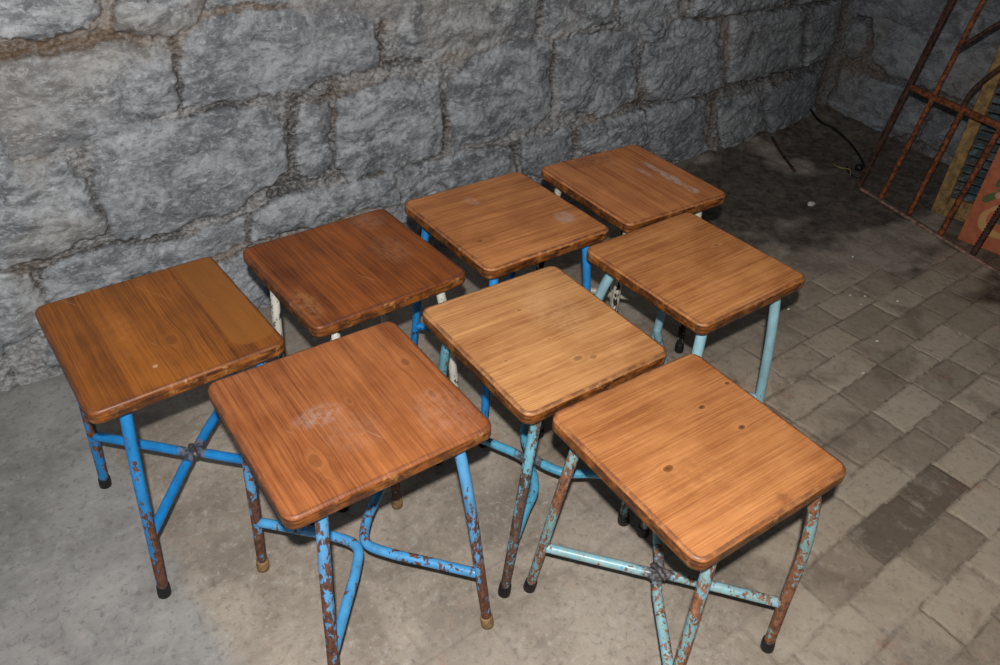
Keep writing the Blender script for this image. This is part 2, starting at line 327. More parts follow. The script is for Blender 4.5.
cem = s.mix(s.math('MULTIPLY', s.ramp(n5, .48, .34), .5), cem, lin((110, 102, 94)))
cem = s.mix(s.math('MULTIPLY', s.ramp(n5, .55, .68), .45), cem, lin((204, 198, 188)))
cem = s.mix(s.math('MULTIPLY', s.ramp(n4, .55, .68), .3), cem, lin((120, 112, 104)))
red = s.math('MULTIPLY', s.ramp(s.noise(p, 7, 5, .7), .58, .68), s.ramp(n2, .42, .6))
cem = s.mix(s.math('MULTIPLY', red, .5), cem, lin((172, 116, 94)))
slc = s.mix(s.ramp(n1, .3, .7), lin((128, 129, 129)), lin((164, 165, 164)))
slc = s.mix(s.math('MULTIPLY', s.ramp(n2, .5, .7), .4), slc, lin((180, 181, 180)))
slc = s.mix(s.math('MULTIPLY', s.ramp(n5, .48, .35), .5), slc, lin((98, 98, 98)))
cem = s.mix(sl, cem, slc)
br = s.mix(s.ramp(tn, 0, 1, 0, 1, False), lin((150, 136, 118)), lin((192, 177, 156)))
br = s.mix(s.ramp(tn, 0, -.45, 0, .8), br, lin((104, 90, 77)))
br = s.mix(s.ramp(tn, 1, 1.2, 0, .6), br, lin((184, 172, 152)))
br = s.mix(s.math('MULTIPLY', s.ramp(n1, .55, .72), .45), br, lin((184, 174, 160)))
br = s.mix(s.math('MULTIPLY', s.ramp(n1, .48, .34), .5), br, lin((108, 94, 80)))
br = s.mix(s.math('MULTIPLY', s.ramp(n2, .5, .7), .35), br, lin((190, 180, 165)))
br = s.mix(s.math('MULTIPLY', s.ramp(n2, .46, .3), .4), br, lin((108, 97, 86)))
br = s.mix(s.math('MULTIPLY', s.ramp(n5, .48, .32), .35), br, lin((92, 84, 76)))
br = s.mix(s.math('MULTIPLY', red, .45), br, lin((162, 108, 86)))
br = s.mix(s.math('MULTIPLY', jt, s.ramp(n2, .42, .56, .05, .75)), br, lin((98, 88, 76)))
c = s.mix(pv, cem, br)
c = s.mix(s.math('MULTIPLY', s.math('MULTIPLY', jt, s.math('SUBTRACT', 1.0, pv)), s.math('MULTIPLY', s.math('SUBTRACT', 1.0, sl), s.ramp(n4, .45, .62, 0, .3))), c, lin((112, 104, 96)))
c = s.mix(s.math('MULTIPLY', s.ramp(n3, .64, .72), .6), c, lin((200, 196, 188)))
c = s.mix(s.math('MULTIPLY', dm, s.ramp(n2, .35, .6, .86, .6)), c, lin((50, 43, 38)))
hh = s.math('ADD', s.math('MULTIPLY', n2, .6), s.math('MULTIPLY', n5, .5))
floor_mat = s.done(c, s.ramp(dm, 0, 1, .85, .5), s.bump(hh, .6, .003), spec=.25)
grid_obj('floor', xs, vs3, lambda x, v: (x, -v, fh), floor_mat, dict(paver=paver, slab=slab, joint=joint, tone=btone, damp=damp), flip=True)

# ---------------------------------------------------------------- wood, paint
def wood(name, w, d, axis, dark, light, knots=(), stains=(), seed=0, plank=.062, film=None, wear=.6, kd=.38):
    s = NT(name); p = s.obj(); X, Y, Z = s.sep(p)
    a, b = (X, Y) if axis == 'x' else (Y, X)
    for kx, ky, kr in knots:
        ka, kb = (kx, ky) if axis == 'x' else (ky, kx)
        da, db = s.math('SUBTRACT', a, ka), s.math('SUBTRACT', b, kb)
        q = s.math('ADD', s.math('MULTIPLY', s.math('MULTIPLY', da, da), 1/(kr*kr*9)), s.math('MULTIPLY', s.math('MULTIPLY', db, db), 1/(kr*kr*4)))
        e = s.math('POWER', 2.718, s.math('MULTIPLY', q, -1))
        b = s.math('SUBTRACT', b, s.math('MULTIPLY', s.math('MULTIPLY', db, e), .75))
    pi_ = s.math('FLOOR', s.math('DIVIDE', s.math('ADD', b, seed*.013), plank))
    t = s.white(s.math('ADD', pi_, seed*3.7)); t2 = s.white(s.math('ADD', pi_, seed*1.3+50))
    lo = s.noise(s.comb(s.math('MULTIPLY', a, 5), s.math('MULTIPLY', b, 14), s.math('ADD', t2, seed)), 1, 3, .5)
    bw = s.math('ADD', b, s.math('MULTIPLY', lo, .035))
    rings = s.math('SINE', s.math('MULTIPLY', bw, 620 if plank > .05 else 700))
    rings = s.ramp(rings, -.6, 1)
    fine = s.noise(s.comb(s.math('MULTIPLY', a, 7), s.math('MULTIPLY', b, 330), s.math('ADD', t, seed*2)), 1, 4, .65)
    band = s.noise(s.comb(s.math('MULTIPLY', a, 3), s.math('MULTIPLY', b, 60), s.math('ADD', t2, seed*5)), 1, 4, .6)
    blot = s.noise(p, 9, 4, .6)
    f = s.math('ADD', s.math('MULTIPLY', s.ramp(fine, .34, .66), .34), s.math('MULTIPLY', s.ramp(band, .32, .68), .28))
    f = s.math('ADD', f, s.math('MULTIPLY', rings, .07)); f = s.math('ADD', f, s.math('MULTIPLY', t, .22)); f = s.math('ADD', f, s.math('MULTIPLY', s.ramp(blot, .3, .7), .26))
    c = s.mix(s.ramp(f, .10, 1.0, 0, 1, False), lin(dark), lin(light))
    if film:                                    # paler board with a rounded end
        x0, y0, y1 = film
        edge = s.math('ADD', y0, s.math('MULTIPLY', s.math('SUBTRACT', X, .05), .0))
        m = s.math('MULTIPLY', s.ramp(Y, edge, s.math('ADD', edge, .003)), s.ramp(s.math('ADD', X, s.math('MULTIPLY', s.math('POWER', s.math('ABSOLUTE', s.math('DIVIDE', s.math('SUBTRACT', Y, (y0+y1)/2), (y1-y0)/2)), 4), .03)), x0, x0-.003))
        c = s.mix(s.math('MULTIPLY', m, .72), c, lin((146, 90, 34)))
    for kx, ky, kr in knots:
        dx, dy = s.math('SUBTRACT', X, kx), s.math('SUBTRACT', Y, ky)
        if axis == 'x': dx = s.math('MULTIPLY', dx, .62)
        else: dy = s.math('MULTIPLY', dy, .62)
        r = s.math('SQRT', s.math('ADD', s.math('MULTIPLY', dx, dx), s.math('MULTIPLY', dy, dy)))
        r = s.math('ADD', r, s.math('MULTIPLY', s.math('SUBTRACT', s.noise(p, 45, 2, .5), .5), kr*.8))
        c = s.mix(s.math('MULTIPLY', s.ramp(r, kr*2.0, kr*.5), .5), c, lin(tuple(min(255, q*.94+6) for q in light)))
        c = s.mix(s.math('MULTIPLY', s.math('MULTIPLY', s.ramp(r, kr*.95, kr*.7), s.ramp(r, kr*.3, kr*.6)), kd), c, lin((84, 44, 20)))
        c = s.mix(s.math('MULTIPLY', s.ramp(r, kr*.75, kr*.2), kd*1.4), c, lin((96, 54, 26)))
    for sx, sy, rx, ry, col, amt in stains:
        dx, dy = s.math('DIVIDE', s.math('SUBTRACT', X, sx), rx), s.math('DIVIDE', s.math('SUBTRACT', Y, sy), ry)
        r = s.math('ADD', s.math('MULTIPLY', dx, dx), s.math('MULTIPLY', dy, dy))
        m = s.math('MULTIPLY', s.ramp(r, 1, .05), s.ramp(s.noise(p, 60, 6, .75), .36, .62))
        c = s.mix(s.math('MULTIPLY', m, amt), c, lin(col))
    # rounded-rectangle distance to the edge, worn rim and darker sides
    rc = .021
    qx = s.math('SUBTRACT', s.math('ABSOLUTE', X), w/2-rc); qy = s.math('SUBTRACT', s.math('ABSOLUTE', Y), d/2-rc)
    mx, my = s.math('MAXIMUM', qx, 0), s.math('MAXIMUM', qy, 0)
    sd = s.math('ADD', s.math('SQRT', s.math('ADD', s.math('MULTIPLY', mx, mx), s.math('MULTIPLY', my, my))), s.math('MINIMUM', s.math('MAXIMUM', qx, qy), 0))
    sd = s.math('SUBTRACT', rc, sd)             # 0 at the outline, grows inward
    nw = s.noise(p, 60, 4, .7); nw2 = s.noise(p, 18, 4, .6); nw3 = s.noise(p, 34, 5, .7)
    sdw = s.math('ADD', sd, s.math('MULTIPLY', s.math('SUBTRACT', nw, .5), .005))
    rim = s.math('MULTIPLY', s.math('MULTIPLY', s.ramp(sdw, .0085, .0055), s.ramp(sdw, .0005, .003, .45, 1)), s.ramp(nw3, .34, .62, .3, 1))
    c = s.mix(s.math('MULTIPLY', rim, .75*wear+.2), c, lin((82, 50, 40)))
    side = s.ramp(Z, -.003, -.006)
    sc = s.mix(s.ramp(s.noise(s.comb(s.math('MULTIPLY', X, 26), s.math('MULTIPLY', Y, 26), s.math('MULTIPLY', Z, 200)), 1, 4, .6), .32, .66), lin((62, 32, 12)), lin((146, 84, 30)))
    sc = s.mix(s.math('MULTIPLY', s.ramp(nw, .52, .66), .5), sc, lin((186, 130, 72)))
    sc = s.mix(s.math('MULTIPLY', s.ramp(nw2, .55, .38), .75), sc, lin((52, 28, 16)))
    c = s.mix(side, c, sc)
    chip = s.math('MULTIPLY', s.math('MULTIPLY', s.math('MULTIPLY', s.ramp(sdw, .0045, .001), s.ramp(Z, -.008, -.003)), s.ramp(nw, .56, .66)), s.ramp(nw2, .45, .6))
    c = s.mix(s.math('MULTIPLY', chip, wear), c, lin((196, 158, 116)))
    scr = s.noise(s.comb(s.math('MULTIPLY', s.math('ADD', X, s.math('MULTIPLY', Y, .7)), 7), s.math('MULTIPLY', s.math('SUBTRACT', Y, s.math('MULTIPLY', X, .5)), 260), seed), 1, 2, .5)
    c = s.mix(s.math('MULTIPLY', s.math('MULTIPLY', s.ramp(scr, .70, .76), s.ramp(nw2, .45, .6)), .35), c, lin((214, 176, 136)))
    hb = s.math('ADD', s.math('MULTIPLY', fine, .5), s.math('MULTIPLY', band, .4))
    return s.done(c, s.ramp(nw2, .3, .7, .38, .52), s.bump(hb, .25, .0015), spec=.4)

RUST = (108, 68, 48)
def paint(name, col, rust=.45, footrust=.5, zf=.22, seed=0, under=RUST, gloss=.35, fine=1.0, second=None, streak=1.0, bare=False):
    """old paint over a bare tube: chips everywhere, more of them towards the feet"""
    s = NT(name); p = s.obj(); X, Y, Z = s.sep(p)
    pp = s.comb(s.math('ADD', X, seed*.37), s.math('ADD', Y, seed*.11), s.math('MULTIPLY', Z, .55))
    n = s.noise(pp, 85*fine, 5, .65, .3); n2 = s.noise(pp, 14, 3, .5)
    v = s.math('ADD', s.math('MULTIPLY', n, .62), s.math('MULTIPLY', n2, .38))
    th = s.math('ADD', s.math('MULTIPLY', s.ramp(Z, zf+.12, .02, 0, 1, False), footrust*.24), .36+rust*.2)
    th = s.math('SUBTRACT', th, .02)
    n6 = s.noise(s.comb(s.math('ADD', X, seed*.9), Y, s.math('MULTIPLY', Z, .12)), 70, 3, .6)   # wear that runs along the tube
    th = s.math('ADD', th, s.math('MULTIPLY', s.math('SUBTRACT', n6, .44), .34*streak))
    m = s.math('MULTIPLY', s.math('SUBTRACT', th, v), 40, clamp=True)
    base = s.mix(s.ramp(s.noise(pp, 30, 4, .6), .3, .7), lin(tuple(x*.86 for x in col)), lin(col))
    if second: base = s.mix(s.ramp(s.noise(pp, 60, 4, .6), .52, .6), base, lin(second))
    rc = s.mix(s.ramp(s.noise(pp, 120, 4, .7), .3, .7), lin(tuple(x*.6 for x in under)), lin(tuple(min(255, x*1.15) for x in under)))
    c = s.mix(m, base, rc)
    if bare:                                    # scorched grey steel round the welded crossing
        r = s.math('SQRT', s.math('ADD', s.math('MULTIPLY', X, X), s.math('MULTIPLY', Y, Y)))
        r = s.math('ADD', r, s.math('MULTIPLY', s.math('SUBTRACT', n, .5), .04))
        c = s.mix(s.math('MULTIPLY', s.ramp(r, .036, .026), .9), c, s.mix(s.ramp(n, .4, .6), lin((58, 56, 60)), lin((124, 118, 120))))
    return s.done(c, s.ramp(m, 0, 1, gloss, .75), s.bump(s.math('SUBTRACT', 1, m), .5, .0006), spec=.5)

def plain(name, col, rough=.6, var=.25, scale=40, metal=0, bump=.2, spec=.5):
    s = NT(name); p = s.obj(); n = s.noise(p, scale, 5, .65)
    c = s.mix(s.ramp(n, .3, .7), lin(tuple(x*(1-var) for x in col)), lin(tuple(min(255, x*(1+var*.5)) for x in col)))
    return s.done(c, rough, s.bump(n, bump, .002), metal, spec)

rubber = plain('black_rubber', (24, 24, 26), .55, .3, 60)
tan_rubber = plain('worn_tan_rubber', (142, 112, 74), .6, .3, 60)
weld = plain('bare_weld_steel', (92, 88, 88), .5, .5, 120, .4, .6)

# ---------------------------------------------------------------- stools
def seat_mesh(name, w, d, th, mat, parent, seed, z_top):
    rc = .021; rng = random.Random(seed); out = []
    for cx, cy, a0 in ((w/2-rc, d/2-rc, 0), (-w/2+rc, d/2-rc, 90), (-w/2+rc, -d/2+rc, 180), (w/2-rc, -d/2+rc, 270)):
        for k in range(9):
            a = math.radians(a0+k*90/8); out.append((cx, cy, math.cos(a), math.sin(a)))
    # subdivide the straight runs so that the edge can be slightly worn
    pts = []
    for i in range(len(out)):
        cx, cy, nx, ny = out[i]; c2 = out[(i+1) % len(out)]
        pts.append((cx+nx*rc, cy+ny*rc, nx, ny))
        if i % 9 == 8:
            for t in range(1, 16):
                f = t/16; pts.append((cx+nx*rc+(c2[0]+c2[2]*rc-cx-nx*rc)*f, cy+ny*rc+(c2[1]+c2[3]*rc-cy-ny*rc)*f, nx, ny))
    prof = [(.004, -th), (.0012, -th+.0012), (0, -th+.004), (0, -.0065), (.0007, -.0036), (.0022, -.0014), (.0042, -.0003), (.0062, 0)]
    n = len(pts); V = []; F = []
    wob = [rng.uniform(-1, 1) for _ in range(n)]; wob = [(wob[i-1]+wob[i]*2+wob[(i+1) % n])/4 for i in range(n)]
    for j, (ins, z) in enumerate(prof):
        for i, (x, y, nx, ny) in enumerate(pts):
            k = ins + wob[i]*.0007*(1 if j >= 3 and j < 7 else .4); V.append((x-nx*k, y-ny*k, z))
    for j in range(len(prof)-1):
        for i in range(n): F.append((j*n+i, j*n+(i+1) % n, (j+1)*n+(i+1) % n, (j+1)*n+i))
    F.append(tuple(range(n))[::-1]); F.append(tuple((len(prof)-1)*n+i for i in range(n)))
    o = mesh_obj(name, V, F, mat, parent, True, True); o.location = (0, 0, z_top); return o

TH = .026
DEF_TOP = {'left': (-.128, -.128), 'back': (-.128, .128), 'right': (.138, .122), 'front': (.135, -.112)}
DEF_FOOT = {'left': (-.172, -.162), 'back': (-.165, .165), 'right': (.175, .165), 'front': (.17, -.16)}
def stool(x, y, rz, w, d, H, wood_mat, leg_mat, strut_mat, cap_mat, label, seed, tops={}, feet={}, r=.0098, zj=.158, arc=.035, bow=.004, cap_r=.0128, weld_c=False, leg_mats={}, bend=.72):
    root = empty('wooden_stool', (x, y, 0), math.radians(rz))
    tag(root, label, 'stool', 'square wooden stools with painted tube legs')
    seat_mesh('seat', w, d, TH, wood_mat, root, seed, H)
    J = {}
    for k in ('left', 'back', 'right', 'front'):
        t = Vector((*tops.get(k, DEF_TOP[k]), H-TH)); f = Vector((*feet.get(k, DEF_FOOT[k]), .004))
        bo = bow[k] if isinstance(bow, dict) and k in bow else (bow if not isinstance(bow, dict) else .004)
        out = Vector((f.x, f.y, 0)).normalized()*bo
        P = [f, f.lerp(t, .3)+out*.6, f.lerp(t, .62)+out*1.3, f.lerp(t, .86)+out*1.0, t]
        path = catmull(P, 8)
        vf = tube(path, r, 16)
        lg = mesh_obj('leg', *vf, leg_mats.get(k, leg_mat), root, True, True)
        c = f.lerp(t, .055); c0 = f.copy(); c0.z = .001
        e = [c0, c0+Vector((0, 0, .002)), f.lerp(t, .02), f.lerp(t, .05), f.lerp(t, .056), f.lerp(t, .057)]
        cp = mesh_obj('foot_cap', *tube(e, [cap_r*.86, cap_r, cap_r*1.02, cap_r*.96, cap_r*.9, r*.9], 16), cap_mat, lg, True, True)
        best = min(path, key=lambda q: abs(q.z-zj)); i = path.index(best)
        n2 = path[i+1] if best.z < zj else path[i-1]
        u = (zj-best.z)/(n2.z-best.z); J[k] = best.lerp(n2, u)
    # two bent tubes that touch back to back in the middle
    for a, b, sgn in (('left', 'front', -1), ('back', 'right', 1)):
        A, B = J[a], J[b]; off = .0095*sgn; z = zj
        mid = Vector((0, off, z)); k = arc
        qa = mid.lerp(A, .0)+Vector((-k, sgn*k*bend, 0)); qb = mid+Vector((k, sgn*k*bend, 0))
        P = [A, A.lerp(qa, .55), qa, mid, qb, B.lerp(qb, .55), B]
        path = catmull(P, 8)
        mesh_obj('stretcher', *tube(path, r*.96, 14), strut_mat, root, True, True)
    if weld_c:
        V, F = tube(catmull([(-.02, 0, zj+.004), (-.008, .001, zj+.009), (.008, -.001, zj+.009), (.02, 0, zj+.004)], 4), [.003, .005, .006, .007, .006, .007, .008, .007, .006, .007, .006, .004, .003], 8)
        mesh_obj('weld', V, F, weld, root)
    # flat cleats screwed to the underside that carry the leg tops
    for sx in (-.128, .13):
        V, F = boxvf(sx-.014, sx+.014, -.135, .135, H-TH-.006, H-TH-.0005, .001)
        mesh_obj('cleat', V, F, leg_mat, root, False)
    return root

W_ = (205, 200, 188)
DK, LT = (104, 56, 20), (176, 112, 52)
blue1 = paint('bright_blue_paint', (30, 138, 208), .28, .6, .24, 1, streak=1.3)
blue1s = paint('bright_blue_strut_paint', (32, 140, 216), .0, .0, .0, 1, bare=True, streak=.3)
blue2 = paint('sky_blue_paint', (92, 164, 216), .52, .55, .28, 2, streak=1.3)
blue2s = paint('sky_blue_strut_paint', (82, 166, 224), .50, .1, .2, 3)
blue4 = paint('mid_blue_paint', (40, 145, 220), .2, .2, .2, 4, (40, 44, 60))
teal8 = paint('pale_teal_paint', (140, 178, 178), .72, .22, .4, 5, (140, 92, 62), fine=1.7, second=(108, 162, 182), streak=1.0)
teal8s = paint('pale_teal_strut_paint', (160, 200, 202), .56, .0, .1, 6, (146, 102, 72), fine=1.6, second=(126, 184, 208), bare=True)
aqua7 = paint('aqua_blue_paint', (112, 176, 194), .58, .34, .26, 7, (98, 72, 58), fine=1.7, streak=1.2)
aqua7s = paint('aqua_blue_strut_paint', (92, 176, 212), .30, .0, .1, 8, (60, 56, 56), bare=True)
pale6 = paint('pale_blue_paint', (156, 200, 212), .05, .25, .1, 9, (90, 100, 104))
white3 = paint('chipped_white_paint', (214, 212, 200), .52, .3, .3, 10, (44, 40, 38), fine=.8)
cream5 = paint('cream_strut_paint', (206, 200, 180), .15, 0, .1, 12, (90, 80, 70))
white5 = paint('chipped_cream_paint', (208, 204, 186), .48, .5, .3, 11, (36, 32, 32), fine=.8)

sd_ = lambda i: i*1.37+.3
stool(0.2511, -0.6604, -89.03, .3603, .3377, .5018,
      wood('dark_honey_wood', .3603, .3377, 'x', (84, 42, 8), (160, 94, 32), [(.061, .004, .011)], [(.117, -.043, .006, .006, (214, 190, 160), .8), (-.02, -.06, .08, .03, (190, 120, 50), .3)], sd_(1), .07, film=(.150, .085, .17), wear=.6),
      blue1, blue1s, rubber, 'dark honey wooden stool with bright blue legs, at far left nearest the wall', 1,
      feet={'left': (-.188, -.163), 'front': (.168, -.153)}, tops={'front': (.14, -.108)}, weld_c=True, zj=.168, r=.0104)
stool(0.4249, -1.0591, -91.85, .3389, .3482, .5163,
      wood('warm_brown_wood', .3389, .3482, 'x', (108, 54, 24), (178, 110, 62), [(-.006, .006, .005), (.085, -.093, .010), (.051, .127, .007), (-.044, .131, .008), (.14, .165, .004)], [(0, -.05, .03, .05, (186, 168, 160), .35), (.06, -.02, .06, .06, (182, 150, 130), .15), (.1, .12, .08, .06, (196, 150, 128), .25)], sd_(2), .058, wear=.5),
      blue2, blue2s, tan_rubber, 'brown wooden stool with rust-flaked sky blue legs, front left of the set', 2,
      tops={'front': (.138, -.112), 'right': (.14, .118)}, feet={'front': (.182, -.150), 'right': (.192, .164), 'left': (-.170, -.148), 'back': (-.163, .162)}, r=.0098, arc=.045, bend=.55)
stool(0.6462, -0.668, -89.34, .3425, .3484, .5086,
      wood('dark_brown_wood', .3425, .3484, 'x', (78, 34, 8), (160, 88, 36), [], [(.09, -.15, .07, .03, (200, 146, 98), .35), (-.13, .11, .05, .05, (176, 146, 124), .28), (.0, .09, .08, .05, (190, 150, 110), .2)], sd_(3), .05, wear=.75),
      white3, white3, rubber, 'dark brown wooden stool on chipped white legs, standing against the stone wall', 3,
      tops={'left': (-.052, -.153), 'front': (.14, -.118), 'right': (.142, .118)}, feet={'left': (-.067, -.163)})
stool(1.0276, -0.6914, -91.45, .3562, .3451, .5166,
      wood('worn_tan_wood_with_nick', .3562, .3451, 'y', (136, 74, 34), (212, 142, 84), [], [(.068, -.118, .007, .012, (40, 22, 12), 1.0), (.08, .113, .035, .03, (190, 178, 172), .6), (-.096, -.028, .03, .02, (196, 176, 156), .4)], sd_(4), .07, wear=.8),
      blue4, blue4, rubber, 'wooden stool with a dark nick in its seat and mid blue legs, by the wall', 4,
      tops={'front': (.14, -.128), 'right': (.142, .125)})
stool(1.4251, -0.7108, -93.58, .3566, .3381, .5117,
      wood('stained_orange_wood', .3566, .3381, 'x', (146, 78, 38), (220, 146, 88), [], [(-.033, .10, .05, .012, (198, 190, 182), .75), (.04, .10, .06, .02, (200, 192, 184), .8), (.114, .10, .03, .018, (196, 186, 176), .7), (-.02, .06, .05, .01, (196, 186, 176), .6), (-.14, -.02, .04, .1, (112, 70, 46), .6)], sd_(5), .055, wear=.65),
      white5, cream5, rubber, 'wooden stool with whitish streak stains and chipped cream legs, farthest from the camera', 5,
      tops={'front': (.13, -.125), 'right': (.13, .115)}, feet={'right': (.158, .145)}, arc=.05)
stool(1.2611, -1.0647, -91.17, .349, .3375, .5055,
      wood('orange_tan_wood', .349, .3375, 'y', (146, 82, 40), (224, 155, 94), [(-.024, .096, .006)], [(-.063, -.111, .03, .05, (150, 98, 60), .35)], sd_(6), .062, wear=.6),
      pale6, pale6, rubber, 'orange-tan wooden stool with smooth pale blue legs, rightmost in the middle row', 6,
      tops={'right': (.136, .116), 'left': (-.11, -.12), 'back': (-.136, .112)}, feet={'back': (-.175, .145)}, bow={'left': .014, 'right': .004, 'front': .008, 'back': .002}, r=.0112)
stool(0.8263, -1.0683, -92.67, .3527, .33, .5044,
      wood('light_tan_wood', .3527, .33, 'y', (154, 95, 52), (222, 164, 106), [(-.074, -.001, .004), (.101, .004, .007), (.113, .03, .006), (.029, -.007, .003), (.04, -.112, .003)], [(-.03, .06, .1, .07, (222, 180, 132), .3)], sd_(7), .075, wear=.75),
      aqua7, aqua7s, rubber, 'light tan wooden stool with bowed aqua legs, in the middle of the group', 7,
      tops={'front': (.142, -.112), 'left': (-.12, -.125)}, feet={'front': (.160, -.168), 'right': (.156, .161), 'left': (-.224, -.098)}, arc=.070, bend=.40, bow={'front': .010, 'left': .008, 'right': .008, 'back': .008})
stool(0.8475, -1.428, -93.5, .3438, .336, .499,
      wood('knotty_orange_wood', .3438, .336, 'y', (138, 78, 40), (206, 141, 86), [(.02, -.082, .0068), (-.052, .066, .0048), (.017, .088, .0052), (-.073, .151, .004)], [(.154, .026, .016, .02, (112, 62, 36), .5), (.055, -.06, .05, .09, (148, 94, 52), .4)], sd_(8), .066, wear=.7, kd=.68),
      teal8, teal8s, rubber, 'knotty wooden stool with rusty pale teal legs, nearest the camera', 8,
      tops={'front': (.143, -.100), 'right': (.142, .124), 'left': (-.128, -.126)}, feet={'front': (.183, -.143), 'right': (.175, .158), 'left': (-.178, -.158), 'back': (-.157, .135)},
      bow={'right': .012, 'left': .002, 'front': .006}, weld_c=True, zj=.148, r=.0100)

# ---------------------------------------------------------------- grille leaning in the corner
rust_iron = plain('rusted_iron', (122, 66, 34), .8, .6, 70, .1, .8)
rust_dark = plain('dark_rusted_iron', (72, 48, 36), .75, .6, 60, .2, .8)
pale_iron = plain('dusty_bottom_rail', (140, 112, 98), .8, .4, 60, 0, .6)
def leaning(name, u, v, ru, rv, lean, spin):
    """an Empty at the lower left corner: local x along the foot, local y up the face, local z towards the room"""
    e1 = Vector((ru, -rv, 0)).normalized(); n = Vector((rv, ru, 0)).normalized()
    if n.x < 0: n = -n
    e2 = n*math.sin(lean)+Vector((0, 0, math.cos(lean)))
    a = e1*math.cos(spin)+e2*math.sin(spin); b = -e1*math.sin(spin)+e2*math.cos(spin)
    c = a.cross(b); o = bpy.data.objects.new(name, None); COL.objects.link(o); o.empty_display_size = .1
    m = Matrix((a, b, c)).transposed().to_4x4(); m.translation = Vector((u, -v, 0)); o.matrix_world = m
    return o
def twisted(p0, p1, r, turns, n=90, sq=True):
    p0, p1 = Vector(p0), Vector(p1); V = []; F = []; T = (p1-p0).normalized(); N = T.orthogonal().normalized(); B = T.cross(N)
    prof = [(1, 0), (.55, .55), (0, 1), (-.55, .55), (-1, 0), (-.55, -.55), (0, -1), (.55, -.55)]
    prof = [(a*1.0, b*1.0) if i % 2 == 0 else (a*.95, b*.95) for i, (a, b) in enumerate(prof)]
    for i in range(n+1):
        a = turns*2*math.pi*i/n; p = p0.lerp(p1, i/n)
        for x, y in prof: V.append(p+(N*(x*math.cos(a)-y*math.sin(a))+B*(x*math.sin(a)+y*math.cos(a)))*r)
    for i in range(n):
        for k in range(8): F.append((i*8+k, i*8+(k+1) % 8, (i+1)*8+(k+1) % 8, (i+1)*8+k))
    F.append(tuple(range(8))[::-1]); F.append(tuple(n*8+k for k in range(8)))
    return V, F
g = leaning('iron_window_grille', 3.043, .547, -.278, .9606, math.radians(10), 0)
tag(g, 'rusty wrought iron grille leaning in the far right corner', 'grille')
GH, GW = 1.45, 1.02
mesh_obj('outer_bar', *boxvf(-.012, .012, .0, GH, -.010, .010, .003), rust_dark, g, False)
mesh_obj('outer_bar', *boxvf(GW-.012, GW+.012, .0, GH, -.010, .010, .003), rust_dark, g, False)
mesh_obj('bottom_rail', *boxvf(.0125, GW-.0125, .0, .011, -.011, .011, .002), pale_iron, g, False)
mesh_obj('cross_rail', *boxvf(.0125, GW-.0125, .419, .441, -.007, .011, .003), rust_iron, g, False)
mesh_obj('top_rail', *boxvf(.0125, GW-.0125, GH-.024, GH, -.011, .011, .003), rust_iron, g, False)
mesh_obj('bar', *tube(catmull([(.122, .011, 0), (.120, .4, 0), (.115, .9, 0), (.115, GH-.024, 0)], 6), .0095, 8), rust_iron, g, False)
mesh_obj('bar', *twisted((.270, .011, 0), (.256, .42, 0), .0115, 2.5), rust_iron, g)
mesh_obj('bar', *twisted((.428, .011, 0), (.420, .42, 0), .0125, 9), rust_iron, g)
mesh_obj('bar', *twisted((.578, .011, 0), (.576, .42, 0), .0125, 9), rust_dark, g)
for x_ in (.73, .88): mesh_obj('bar', *twisted((x_, .011, 0), (x_, .42, 0), .0125, 9), rust_iron, g)
mesh_obj('brace', *tube(catmull([(.256, .425, .002), (.256, .50, .002), (.32, .62, .002), (.50, .90, .002), (.62, 1.1, .002)], 6), .0095, 8), rust_dark, g, False)
mesh_obj('brace', *tube(catmull([(.117, .605, .004), (.22, .725, .004), (.42, .96, .004), (.57, 1.16, .004)], 6), .0085, 8), rust_dark, g, False)
for x_ in (.42, .576, .73, .88): mesh_obj('bar', *tube([(x_, .441, -.001), (x_, GH-.024, -.001)], .009, 8), rust_dark, g, False)

# shutter
tan = plain('weathered_tan_wood', (142, 112, 66), .75, .35, 25, 0, .4)
s = NT('peeling_blue_paint'); p = s.obj(); n = s.noise(p, 45, 5, .7)
blue_peel = s.done(s.mix(s.ramp(n, .42, .55), lin((84, 76, 62)), s.mix(s.ramp(s.noise(p, 20, 3), .4, .6), lin((46, 74, 90)), lin((96, 122, 130)))), .7, s.bump(n, .5, .002))
sh = leaning('louvred_shutter', 3.106, .83, 0, 1, math.radians(10), math.radians(4.5))
tag(sh, 'louvred wooden shutter with tan frame and peeling blue slats, leaning behind the grille', 'shutter')
SW_, SHH = .40, 1.15
mesh_obj('stile', *boxvf(0, .046, 0, SHH, -.032, 0, .002), tan, sh, False)
mesh_obj('stile', *boxvf(SW_-.046, SW_, 0, SHH, -.032, 0, .002), tan, sh, False)
mesh_obj('rail', *boxvf(.0465, SW_-.0465, .0, .075, -.03, -.002, .002), tan, sh, False)
mesh_obj('rail', *boxvf(.0465, SW_-.0465, SHH-.08, SHH, -.03, -.002, .002), tan, sh, False)
y_ = .090
while y_ < SHH-.1:
    V, F = boxvf(.0465, SW_-.0465, -.017, .017, -.003, .003, .0012); a_ = math.radians(52)
    V = [(q[0], y_+q[1]*math.cos(a_)-q[2]*math.sin(a_), -.016-(q[1]*math.sin(a_)+q[2]*math.cos(a_))) for q in V]
    mesh_obj('slat', V, F, blue_peel, sh, False); y_ += .033
